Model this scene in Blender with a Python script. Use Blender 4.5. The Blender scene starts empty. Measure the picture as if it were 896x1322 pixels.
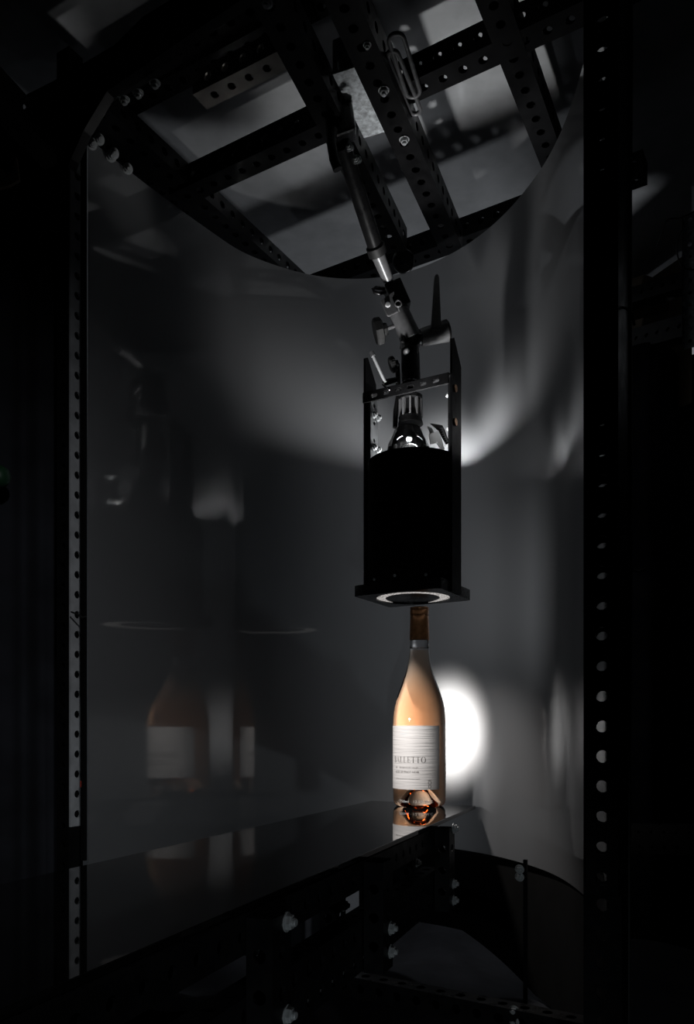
import bpy, bmesh, math, random
from mathutils import Vector, Matrix
random.seed(7)
SC = bpy.context.scene
COL = SC.collection
R = math.radians
PI = math.pi

# ------------------------------------------------------------------ camera
EYE = 1.36                 # eye height above the floor
F, CX, HY = 1020.0, 448.0, 945.0
cd = bpy.data.cameras.new('camera')
cd.sensor_fit = 'VERTICAL'
cd.sensor_height = 36.0
cd.lens = F / 1322.0 * 36.0
cd.shift_y = (HY - 661.0) / 1322.0
cd.clip_start = 0.02
cam = bpy.data.objects.new('camera', cd)
COL.objects.link(cam)
cam.location = (0, 0, EYE)
cam.rotation_euler = (PI/2, 0, 0)
SC.camera = cam

# ------------------------------------------------------------------ colour management, world
SC.view_settings.view_transform = 'Standard'
SC.view_settings.look = 'None'
SC.view_settings.gamma = 1.0
SC.view_settings.exposure = 0.0
SC.view_settings.use_curve_mapping = False
SC.cycles.caustics_reflective = False
SC.cycles.caustics_refractive = False
SC.cycles.max_bounces = 14
SC.cycles.transmission_bounces = 12
SC.cycles.transparent_max_bounces = 12
SC.cycles.sample_clamp_indirect = 4.0
SC.cycles.use_denoising = True
wd = bpy.data.worlds.new('world')
SC.world = wd
wd.use_nodes = True
wd.node_tree.nodes['Background'].inputs[0].default_value = (0.55, 0.65, 0.8, 1)
wd.node_tree.nodes['Background'].inputs[1].default_value = 0.004

# ------------------------------------------------------------------ frames of reference
LX, LY = -0.339, 0.992            # foot of the grey upright: origin of the rig
UX, UY = 0.871, -0.492            # rig direction u (along the front of the rig)
VX, VY = 0.492, 0.871             # rig direction v (into the rig)
RIGZ = math.atan2(UY, UX)

def W(u, v, z):                    # rig coordinates, z measured from eye height
    return Vector((LX + UX*u + VX*v, LY + UY*u + VY*v, EYE + z))
def P(px, py, d):                  # a point at depth d seen at a photograph pixel
    return Vector(((px-CX)/F*d, d, EYE + (HY-py)/F*d))
def PZ(px, py, z):                 # same, on a level plane z (from eye height)
    return P(px, py, F*z/(HY-py))
def PV(px, py, v):                 # same, on an upright rig plane v
    a = (px-CX)/F
    t = (v + VX*LX + VY*LY)/(VX*a + VY)
    return P(px, py, t)
UV = Vector((UX, UY, 0)); VV = Vector((VX, VY, 0)); ZV = Vector((0, 0, 1))

# ------------------------------------------------------------------ lamps of the rig, and added fills
def lamp(name, kind, loc, power, color=(1, 1, 1), size=0.02, aim=None, cone=None, blend=0.5):
    l = bpy.data.lights.new(name, kind)
    l.energy = power
    l.color = color
    if kind == 'AREA':
        l.size = size
    else:
        l.shadow_soft_size = size
    if kind == 'SPOT':
        l.spot_size = R(cone); l.spot_blend = blend
    o = bpy.data.objects.new(name, l)
    COL.objects.link(o)
    o.location = loc
    if aim is not None:
        o.rotation_euler = (Vector(aim)-Vector(loc)).to_track_quat('-Z', 'Y').to_euler()
    return o
LC = Vector((0.0945, 1.13, 0))     # axis of the hanging lamp
# strobe behind the sheet, snooted onto the back of the bottle
bs = lamp('back_strobe', 'SPOT', W(0.27, 0.98, 0.0), 80, (1, .97, .95), .035, W(0.307, 0.44, 0.0), 18.5, 1.0)
bs.scale = (.72, 1, 1)             # strip mask on its snoot: a tall narrow spot
# its bare spill into the room behind the sheet
lamp('back_spill', 'POINT', (.62, 1.72, EYE+.30), 4.9, (.92, .95, 1), .04)
# strobe inside the hanging can: leaks out of the open top on either side of the lamp head ...
for du, dv, pw_, ex, ey, ez, cone in ((-.040, .028, 7.4, -.8, .40, .16, 120), (.040, .028, 6.0, .7, .6, .18, 118), (.0, .049, 12.5, .05, 1, .18, 118), (.008, -.047, 3.2, .05, .10, 1, 66), (-.030, -.040, 4.0, -.26, -.27, .367, 18), (-.015, .046, .9, -.045, -.045, .08, 70), (.004, -.054, 1.0, .5, .02, .75, 112)):
    q_ = LC + Vector((UX*du+VX*dv, UY*du+VY*dv, EYE+.368))
    lamp('can_leak', 'SPOT', q_, pw_, (1, 1, 1), .012, q_+Vector((UX*ex+VX*ey, UY*ex+VY*ey, ez)), cone, 1.0)
# ... and shines through the grid at the bottom
lamp('grid_beam', 'SPOT', LC + Vector((-.055, -.035, EYE+.186)), 4.6, (1, .95, .91), .015, LC + Vector((.05, -.01, EYE-.11)), 84, 1.0)
# added fill lamp, unseen beyond the grey upright, to brighten the label
lamp('label_fill', 'SPOT', (-.75, .40, EYE+.12), 38.0, (1, .97, .95), .03, (.107, 1.15, EYE-.04), 8, .6)
# added fill lamp, out of view, to brighten the strip on the grey upright
el = lamp('edge_fill', 'SPOT', (.17, -.28, EYE+.42), 9.5, (.95, .97, 1), .02, (-.462, .99, EYE-.03), 54, 1.0)
el.scale = (.52, 1, 1)             # cone narrowed to keep the fill's glint off the sheet
# added low fill, out of view, to brighten the truss under the shelf
lamp('low_fill', 'SPOT', (.10, -.28, EYE-.50), 4.0, (.85, .95, 1), .02, (-.02, .70, EYE-.26), 40, 1.0)

# ------------------------------------------------------------------ materials
def nodes_of(m):
    m.use_nodes = True
    return m.node_tree.nodes, m.node_tree.links
def mat(name, col, rough=.5, metal=0.0, noise=0.0, scale=40.0, bump=0.0, spec=.5, rvar=0.0):
    m = bpy.data.materials.new(name)
    n, l = nodes_of(m)
    b = n['Principled BSDF']
    b.inputs['Base Color'].default_value = (*col, 1)
    b.inputs['Roughness'].default_value = rough
    b.inputs['Metallic'].default_value = metal
    b.inputs['Specular IOR Level'].default_value = spec
    if noise or bump or rvar:
        tc = n.new('ShaderNodeTexCoord')
        nz = n.new('ShaderNodeTexNoise'); nz.inputs['Scale'].default_value = scale
        nz.inputs['Detail'].default_value = 6
        l.new(tc.outputs['Object'], nz.inputs['Vector'])
        if noise:
            rp = n.new('ShaderNodeValToRGB')
            rp.color_ramp.elements[0].position = .3
            rp.color_ramp.elements[1].position = .7
            rp.color_ramp.elements[0].color = (*[c*(1-noise) for c in col], 1)
            rp.color_ramp.elements[1].color = (*[min(1, c*(1+noise)) for c in col], 1)
            l.new(nz.outputs['Fac'], rp.inputs[0]); l.new(rp.outputs[0], b.inputs['Base Color'])
        if rvar:
            mr = n.new('ShaderNodeMapRange')
            mr.inputs[1].default_value = .3; mr.inputs[2].default_value = .7
            mr.inputs[3].default_value = rough-rvar; mr.inputs[4].default_value = rough+rvar
            l.new(nz.outputs['Fac'], mr.inputs[0]); l.new(mr.outputs[0], b.inputs['Roughness'])
        if bump:
            bp = n.new('ShaderNodeBump'); bp.inputs['Strength'].default_value = bump
            bp.inputs['Distance'].default_value = .002
            l.new(nz.outputs['Fac'], bp.inputs['Height']); l.new(bp.outputs[0], b.inputs['Normal'])
    return m

M_BLACK = mat('black_paint', (.006, .006, .0065), .40, 0, .3, 60, .05, .10, .08)
M_SATIN = mat('black_satin', (.009, .009, .0095), .30, 0, .2, 80, .03, .5, .06)
M_MATTE = mat('black_foil', (.004, .004, .004), .85, 0, .3, 30, .2, .15)
M_STEEL = mat('grey_steel', (.30, .31, .32), .42, .75, .25, 35, .03, .5, .1)
M_STRIP = mat('grey_zinc', (.50, .51, .53), .50, .1, .18, 45, .03, .5, .1)
M_LIT_RAIL = mat('lit_rail_steel', (.30, .28, .26), .38, .5, .4, 30, .03)  # light falling on one overhead rail, put into a paler base colour
M_GALV = mat('galvanised', (.62, .65, .67), .48, .55, .35, 220, .15, .5, .1)
M_BOLT = mat('zinc_bolt', (.55, .57, .58), .36, .35, .15, 90, .05)
M_ROD = mat('bright_rod', (.80, .81, .82), .3, .2)
M_CHROME = mat('chrome', (.85, .86, .87), .14, 1.0)
M_BRASS = mat('brass', (.72, .42, .18), .25, 1.0)
M_COPPER = mat('copper_washer', (.62, .36, .20), .35, .9)
M_RUBBER = mat('black_rubber', (.012, .012, .012), .6)
M_GREYPL = mat('grey_cast', (.17, .17, .175), .34, .15, .15, 150, .05)
M_CLOTH = mat('black_cloth', (.019, .020, .024), .95, 0, .4, 14, .9, .2)
M_DRAPE = mat('grey_blue_cloth', (.10, .105, .12), .9, 0, .3, 14, .6, .2)
M_VELVET = mat('black_velvet', (.022, .023, .028), .95, 0, .4, 9, .9, .1)
M_WALL = mat('dark_wall', (.10, .10, .105), .9, 0, .2, 5)
M_CEIL = mat('ceiling_gloss_paint', (.50, .51, .52), .10, 0, .10, 30, .01, .9)
M_PALE = mat('pale_wall', (.55, .57, .60), .8, 0, .06, 3)
M_FLOOR = mat('floor_concrete', (.06, .058, .055), .7, 0, .3, 6, .2)
M_WOOD = mat('grey_timber', (.20, .185, .165), .7, 0, .35, 18, .3)
M_TAN = mat('rusty_bracket', (.26, .18, .12), .55, .2, .4, 40, .3)
M_BOX = mat('cardboard', (.10, .075, .05), .85, 0, .2, 10)
M_GREEN = mat('green_plastic', (.01, .05, .02), .5)
M_RED = mat('red_tape', (.45, .05, .03), .6)
M_WHITEPL = mat('white_plastic', (.75, .76, .77), .4)
M_INK = mat('grey_ink', (.085, .075, .07), .5)
M_GAP = mat('dark_gap', (.01, .01, .01), .8)

def sheet_material():
    m = bpy.data.materials.new('opal_acrylic')
    n, l = nodes_of(m)
    out = n['Material Output']; n.remove(n['Principled BSDF'])
    tc = n.new('ShaderNodeTexCoord')
    nz = n.new('ShaderNodeTexNoise'); nz.inputs['Scale'].default_value = 2.2; nz.inputs['Detail'].default_value = 2
    l.new(tc.outputs['Object'], nz.inputs['Vector'])
    bp = n.new('ShaderNodeBump'); bp.inputs['Strength'].default_value = .10; bp.inputs['Distance'].default_value = .004
    l.new(nz.outputs['Fac'], bp.inputs['Height'])
    df = n.new('ShaderNodeBsdfDiffuse'); df.inputs[0].default_value = (.28, .285, .295, 1)
    tr = n.new('ShaderNodeBsdfTranslucent'); tr.inputs[0].default_value = (.24, .243, .248, 1)
    mx = n.new('ShaderNodeMixShader'); mx.inputs[0].default_value = .5
    l.new(df.outputs[0], mx.inputs[1]); l.new(tr.outputs[0], mx.inputs[2])
    rf = n.new('ShaderNodeBsdfRefraction'); rf.inputs['Color'].default_value = (.9, .9, .9, 1)
    rf.inputs['Roughness'].default_value = .8; rf.inputs['IOR'].default_value = 1.45
    m0 = n.new('ShaderNodeMixShader'); m0.inputs[0].default_value = .05
    l.new(mx.outputs[0], m0.inputs[1]); l.new(rf.outputs[0], m0.inputs[2]); mx = m0
    gl = n.new('ShaderNodeBsdfGlossy'); gl.inputs['Roughness'].default_value = .05
    gl.inputs[0].default_value = (1, 1, 1, 1)
    l.new(bp.outputs[0], gl.inputs['Normal'])
    fr = n.new('ShaderNodeFresnel'); fr.inputs[0].default_value = 1.49
    m2 = n.new('ShaderNodeMixShader')
    l.new(fr.outputs[0], m2.inputs[0]); l.new(mx.outputs[0], m2.inputs[1]); l.new(gl.outputs[0], m2.inputs[2])
    l.new(m2.outputs[0], out.inputs[0])
    return m
M_SHEET = sheet_material()

def plexi_material():
    m = bpy.data.materials.new('black_gloss_acrylic')
    n, l = nodes_of(m)
    b = n['Principled BSDF']
    b.inputs['Base Color'].default_value = (.004, .004, .004, 1)
    b.inputs['Roughness'].default_value = .02
    b.inputs['IOR'].default_value = 1.5
    return m
M_PLEXI = plexi_material()

def glass_material():
    m = bpy.data.materials.new('clear_glass')
    n, l = nodes_of(m)
    b = n['Principled BSDF']
    b.inputs['Base Color'].default_value = (1, 1, 1, 1)
    b.inputs['Transmission Weight'].default_value = 1
    b.inputs['Roughness'].default_value = .0
    b.inputs['IOR'].default_value = 1.38
    return m
M_GLASS = glass_material()

def wine_material():
    # the wine fills the glass body: same index as the body, only its colour absorbs
    m = bpy.data.materials.new('rose_wine')
    n, l = nodes_of(m)
    out = n['Material Output']; n.remove(n['Principled BSDF'])
    t = n.new('ShaderNodeBsdfTransparent'); t.inputs[0].default_value = (1, 1, 1, 1)
    va = n.new('ShaderNodeVolumeAbsorption')
    va.inputs[0].default_value = (.97, .66, .36, 1)
    va.inputs[1].default_value = 36.0
    l.new(t.outputs[0], out.inputs['Surface']); l.new(va.outputs[0], out.inputs['Volume'])
    return m
M_WINE = wine_material()

def label_material():
    m = bpy.data.materials.new('ribbed_paper')
    n, l = nodes_of(m)
    b = n['Principled BSDF']
    b.inputs['Base Color'].default_value = (.60, .58, .57, 1)
    b.inputs['Roughness'].default_value = .6
    tc = n.new('ShaderNodeTexCoord')
    mp = n.new('ShaderNodeMapping'); mp.inputs['Scale'].default_value = (22, 22, 420)
    nz = n.new('ShaderNodeTexNoise'); nz.inputs['Scale'].default_value = 1.0; nz.inputs['Detail'].default_value = 3
    l.new(tc.outputs['Object'], mp.inputs[0]); l.new(mp.outputs[0], nz.inputs['Vector'])
    bp = n.new('ShaderNodeBump'); bp.inputs['Strength'].default_value = .6; bp.inputs['Distance'].default_value = .0009
    l.new(nz.outputs['Fac'], bp.inputs['Height']); l.new(bp.outputs[0], b.inputs['Normal'])
    return m
M_LABEL = label_material()

def foil_material():
    m = mat('copper_foil', (.42, .20, .09), .32, .55, .25, 160, .05)
    return m
M_FOIL = foil_material()

def grid_material():
    m = bpy.data.materials.new('lamp_grid_glow')
    n, l = nodes_of(m)
    b = n['Principled BSDF']
    b.inputs['Base Color'].default_value = (.5, .5, .5, 1)
    tc = n.new('ShaderNodeTexCoord')
    vo = n.new('ShaderNodeTexVoronoi'); vo.inputs['Scale'].default_value = 420
    l.new(tc.outputs['Object'], vo.inputs['Vector'])
    rp = n.new('ShaderNodeValToRGB')
    rp.color_ramp.elements[0].color = (1, .95, .92, 1); rp.color_ramp.elements[1].color = (.18, .17, .16, 1)
    rp.color_ramp.elements[1].position = .6
    l.new(vo.outputs['Distance'], rp.inputs[0])
    l.new(rp.outputs[0], b.inputs['Emission Color'])
    b.inputs['Emission Strength'].default_value = 1.1
    return m
M_GRID = grid_material()

# ------------------------------------------------------------------ object helpers
def tag(o, label=None, cat=None, group=None, kind=None):
    if label: o['label'] = label
    if cat: o['category'] = cat
    if group: o['group'] = group
    if kind: o['kind'] = kind
    return o
def thing(name, label, cat, loc, group=None):
    o = bpy.data.objects.new(name, None)
    o.empty_display_size = .05
    COL.objects.link(o)
    o.location = loc
    return tag(o, label, cat, group)
def root_of(o):
    while o.parent: o = o.parent
    return o
def smooth(bm, ang=35):
    bm.normal_update()
    for f in bm.faces: f.smooth = True
    for e in bm.edges:
        if len(e.link_faces) == 2:
            e.smooth = e.calc_face_angle(0) < R(ang)
        else:
            e.smooth = False
def obj(name, bm, m, parent=None, sm=None, base=None):
    """link a bmesh built in world coordinates as one mesh object"""
    if sm: smooth(bm, sm)
    if parent is not None:
        off = Vector(root_of(parent).location)
    elif base is not None:
        off = Vector(base)
    else:
        xs = [v.co for v in bm.verts]
        off = Vector(((min(c.x for c in xs)+max(c.x for c in xs))/2, (min(c.y for c in xs)+max(c.y for c in xs))/2, min(c.z for c in xs)))
    bmesh.ops.translate(bm, verts=bm.verts, vec=-off)
    me = bpy.data.meshes.new(name)
    bm.to_mesh(me); bm.free()
    mats = m if isinstance(m, (list, tuple)) else [m]
    for x in mats: me.materials.append(x)
    o = bpy.data.objects.new(name, me)
    COL.objects.link(o)
    if parent is not None: o.parent = parent
    else: o.location = off
    return o
def frame_of(x, hint):
    x = Vector(x).normalized()
    y = Vector(hint) - x*Vector(hint).dot(x)
    y.normalize()
    z = x.cross(y)
    return x, y, z
def add_box(bm, c, x, y, z, bevel=0.0):
    """box about c with half vectors x, y, z"""
    c = Vector(c); x = Vector(x); y = Vector(y); z = Vector(z)
    vs = [bm.verts.new(c + x*sx + y*sy + z*sz) for sx in (-1, 1) for sy in (-1, 1) for sz in (-1, 1)]
    fs = [bm.faces.new([vs[i] for i in q]) for q in ((0, 1, 3, 2), (4, 6, 7, 5), (0, 4, 5, 1), (2, 3, 7, 6), (0, 2, 6, 4), (1, 5, 7, 3))]
    bmesh.ops.recalc_face_normals(bm, faces=fs)
    if bevel:
        es = list({e for f in fs for e in f.edges})
        bmesh.ops.bevel(bm, geom=es, offset=bevel, segments=2, affect='EDGES', profile=.5)
def add_tube(bm, p0, p1, r0, r1=None, n=20, caps=True):
    p0 = Vector(p0); p1 = Vector(p1)
    r1 = r0 if r1 is None else r1
    x, y, z = frame_of(p1-p0, (0, 0, 1) if abs((p1-p0).normalized().z) < .9 else (1, 0, 0))
    a = [bm.verts.new(p0 + (y*math.cos(2*PI*i/n)+z*math.sin(2*PI*i/n))*r0) for i in range(n)]
    b = [bm.verts.new(p1 + (y*math.cos(2*PI*i/n)+z*math.sin(2*PI*i/n))*r1) for i in range(n)]
    for i in range(n):
        j = (i+1) % n
        bm.faces.new((a[i], a[j], b[j], b[i]))
    if caps:
        bm.faces.new(a[::-1]); bm.faces.new(b)
def add_rev(bm, base, axis, prof, n=32, close=True):
    """surface of revolution: prof = [(r, h)] along axis from base"""
    base = Vector(base)
    x, y, z = frame_of(axis, (1, 0, 0) if abs(Vector(axis).normalized().x) < .9 else (0, 1, 0))
    rings = []
    for r, h in prof:
        if r < 1e-6:
            rings.append([bm.verts.new(base + x*h)])
        else:
            rings.append([bm.verts.new(base + x*h + (y*math.cos(2*PI*i/n)+z*math.sin(2*PI*i/n))*r) for i in range(n)])
    for a, b in zip(rings, rings[1:]):
        for i in range(n):
            j = (i+1) % n
            if len(a) == 1 and len(b) == 1: continue
            if len(a) == 1: bm.faces.new((a[0], b[j], b[i]))
            elif len(b) == 1: bm.faces.new((a[i], a[j], b[0]))
            else: bm.faces.new((a[i], a[j], b[j], b[i]))
    if close:
        if len(rings[0]) > 1: bm.faces.new(rings[0][::-1])
        if len(rings[-1]) > 1: bm.faces.new(rings[-1])
def add_path(bm, pts, r, n=10, closed=False):
    pts = [Vector(p) for p in pts]
    N = len(pts); rings = []
    up = Vector((.3, .2, .93)).normalized()
    for i, p in enumerate(pts):
        a = pts[(i-1) % N] if (closed or i > 0) else p
        b = pts[(i+1) % N] if (closed or i < N-1) else p
        x, y, z = frame_of(b-a, up)
        rings.append([bm.verts.new(p + (y*math.cos(2*PI*k/n)+z*math.sin(2*PI*k/n))*r) for k in range(n)])
    for i in range(N if closed else N-1):
        a, b = rings[i], rings[(i+1) % N]
        for k in range(n):
            j = (k+1) % n
            bm.faces.new((a[k], a[j], b[j], b[k]))
    if not closed:
        bm.faces.new(rings[0][::-1]); bm.faces.new(rings[-1])
def add_prism(bm, poly, thick):
    """polygon (world points) extruded by the vector thick"""
    a = [bm.verts.new(Vector(p)) for p in poly]
    b = [bm.verts.new(Vector(p)+Vector(thick)) for p in poly]
    n = len(a)
    fs = [bm.faces.new(a[::-1]), bm.faces.new(b)]
    for i in range(n):
        j = (i+1) % n
        fs.append(bm.faces.new((a[i], a[j], b[j], b[i])))
    bmesh.ops.recalc_face_normals(bm, faces=fs)
def B(): return bmesh.new()

# ---- perforated square tube: every wall is a strip of cells, each with a real round hole
def add_perf(bm, p0, p1, hint, w, h=None, pitch=.0254, hole=.0111, th=.0022, faces='yYzZ', phase=.5, rows=1, holes='yYzZ', slot=1.0, N=12):
    p0 = Vector(p0); p1 = Vector(p1)
    h = w if h is None else h
    x, y, z = frame_of(p1-p0, hint)
    L = (p1-p0).length
    n = max(1, int(L/pitch))
    lead = (L-n*pitch)*phase
    def wall(o, t, nrm, wd, holed, rows):
        """o = centre line start, t = across, nrm = outward"""
        def quad(s0, s1, a=-wd/2, b=wd/2):
            for dpt, flip in ((0, False), (-th, True)):
                q = [bm.verts.new(o + x*s + t*c + nrm*dpt) for s, c in ((s0, a), (s1, a), (s1, b), (s0, b))]
                bm.faces.new(q[::-1] if flip else q)
        if not holed:
            quad(0, L); return
        if lead > 1e-5: quad(0, lead)
        if L-lead-n*pitch > 1e-5: quad(lead+n*pitch, L)
        rw = wd/rows
        for k in range(n):
            s0 = lead+k*pitch
            for rr in range(rows):
                c0 = -wd/2+rr*rw
                per, rng = [], []
                q = N//4
                for i in range(N):
                    side, fr = divmod(i, q); fr = fr/q
                    if side == 0: ps, pt = fr, 0
                    elif side == 1: ps, pt = 1, fr
                    elif side == 2: ps, pt = 1-fr, 1
                    else: ps, pt = 0, 1-fr
                    ang = R(-135)+2*PI*i/N
                    per.append((s0+ps*pitch, c0+pt*rw))
                    sl = (slot-1)*hole/2*(1 if math.cos(ang) > 0 else -1)
                    rng.append((s0+pitch/2+math.cos(ang)*hole/2+sl, c0+rw/2+math.sin(ang)*hole/2))
                po = [bm.verts.new(o+x*s+t*c) for s, c in per]
                ro = [bm.verts.new(o+x*s+t*c) for s, c in rng]
                ri = [bm.verts.new(o+x*s+t*c-nrm*th) for s, c in rng]
                pi_ = [bm.verts.new(o+x*s+t*c-nrm*th) for s, c in per]
                for i in range(N):
                    j = (i+1) % N
                    bm.faces.new((po[i], po[j], ro[j], ro[i]))
                    bm.faces.new((ro[i], ro[j], ri[j], ri[i]))
                    bm.faces.new((ri[i], ri[j], pi_[j], pi_[i]))
    if 'Y' in faces: wall(p0+y*w/2, z, y, h, 'Y' in holes, rows)
    if 'y' in faces: wall(p0-y*w/2, -z, -y, h, 'y' in holes, rows)
    if 'Z' in faces: wall(p0+z*h/2, -y, z, w, 'Z' in holes, 1)
    if 'z' in faces: wall(p0-z*h/2, y, -z, w, 'z' in holes, 1)
def perf(name, p0, p1, hint, w, m, parent, **k):
    bm = B(); add_perf(bm, p0, p1, hint, w, **k)
    bmesh.ops.remove_doubles(bm, verts=bm.verts, dist=1e-6)
    bm.normal_update()
    return obj(name, bm, m, parent)

# ---- hexagon bolt, one shared mesh
def bolt_mesh():
    bm = B()
    add_rev(bm, (0, 0, 0), (0, 0, 1), [(.0105, 0), (.0105, .0016)], 20)
    add_rev(bm, (0, 0, .0016), (0, 0, 1), [(.0080, 0), (.0082, .0006), (.0082, .0048), (.0072, .0058)], 6)
    add_rev(bm, (0, 0, .0074), (0, 0, 1), [(.0044, 0), (.0044, .003), (.0036, .004)], 12)
    smooth(bm, 25)
    me = bpy.data.meshes.new('bolt'); bm.to_mesh(me); bm.free(); me.materials.append(M_BOLT)
    return me
BOLT = bolt_mesh()
def bolt(pos, nrm, parent, s=1.0, name='bolt'):
    o = bpy.data.objects.new(name, BOLT)
    COL.objects.link(o)
    o.parent = parent
    q = Vector(nrm).to_track_quat('Z', 'Y')
    o.matrix_local = Matrix.LocRotScale(Vector(pos)-Vector(root_of(parent).location), q, Vector((s, s, s)))
    return o

# ================================================================== THE ROOM
CEIL = EYE+.88
X0, X1, Y0, Y1 = -1.9, 2.2, -1.2, 2.75
def slab(name, a, b, m):
    bm = B()
    a = Vector(a); b = Vector(b)
    add_box(bm, (a+b)/2, ((b.x-a.x)/2, 0, 0), (0, (b.y-a.y)/2, 0), (0, 0, (b.z-a.z)/2))
    return tag(obj(name, bm, m), kind='structure')
slab('floor', (X0, Y0, -.08), (X1, Y1, 0), M_FLOOR)
slab('ceiling', (X0, Y0, CEIL), (X1, Y1, CEIL+.08), M_CEIL)
slab('wall_back', (X0, Y1, 0), (X1, Y1+.08, CEIL), M_PALE)
slab('wall_left', (X0-.08, Y0, 0), (X0, Y1, CEIL), M_WALL)
slab('wall_right', (X1, Y0, 0), (X1+.08, Y1, CEIL), M_WALL)
slab('wall_front', (X0, Y0-.08, 0), (X1, Y0, CEIL), M_WALL)

# ================================================================== OPAL SHEET
RIM = [(.031+.11*(v_-.19)+.25*(v_-.19)**2, v_) for v_ in (0, .05, .11, .17, .23, .28)]+[(.068, .335), (.102, .385), (.145, .422), (.195, .447), (.258, .457), (.34, .441), (.419, .400),
       (.50, .327), (.552, .25), (.592, .168), (.616, .11), (.630, .07), (.637, .036)]
def catmull(pts, k):
    out = []
    n = len(pts)
    for i in range(n-1):
        p0 = Vector(pts[max(0, i-1)]); p1 = Vector(pts[i]); p2 = Vector(pts[i+1]); p3 = Vector(pts[min(n-1, i+2)])
        for j in range(k):
            t = j/k
            out.append(.5*((2*p1)+(p2-p0)*t+(2*p0-5*p1+4*p2-p3)*t*t+(3*p1-p0-3*p2+p3)*t*t*t))
    out.append(Vector(pts[-1]))
    return out
def smooth_poly(pts, it):
    for _ in range(it):
        pts = [pts[0]]+[(pts[i-1]+pts[i]*2+pts[i+1])/4 for i in range(1, len(pts)-1)]+[pts[-1]]
    return pts
CURVE = smooth_poly(catmull([Vector(p) for p in RIM], 8), 14)
S_BOT, S_TOP = -.18, .739
bm = B()
rows = [[bm.verts.new(W(c[0], c[1], z)) for c in CURVE] for z in [S_BOT+(S_TOP-S_BOT)*i/6 for i in range(7)]]
for a, b in zip(rows, rows[1:]):
    for i in range(len(a)-1):
        bm.faces.new((a[i], a[i+1], b[i+1], b[i]))
tag(obj('diffusion_sheet', bm, M_SHEET, sm=60), 'tall translucent white plastic sheet curved in a half cylinder around the bottle', 'diffuser')

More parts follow.
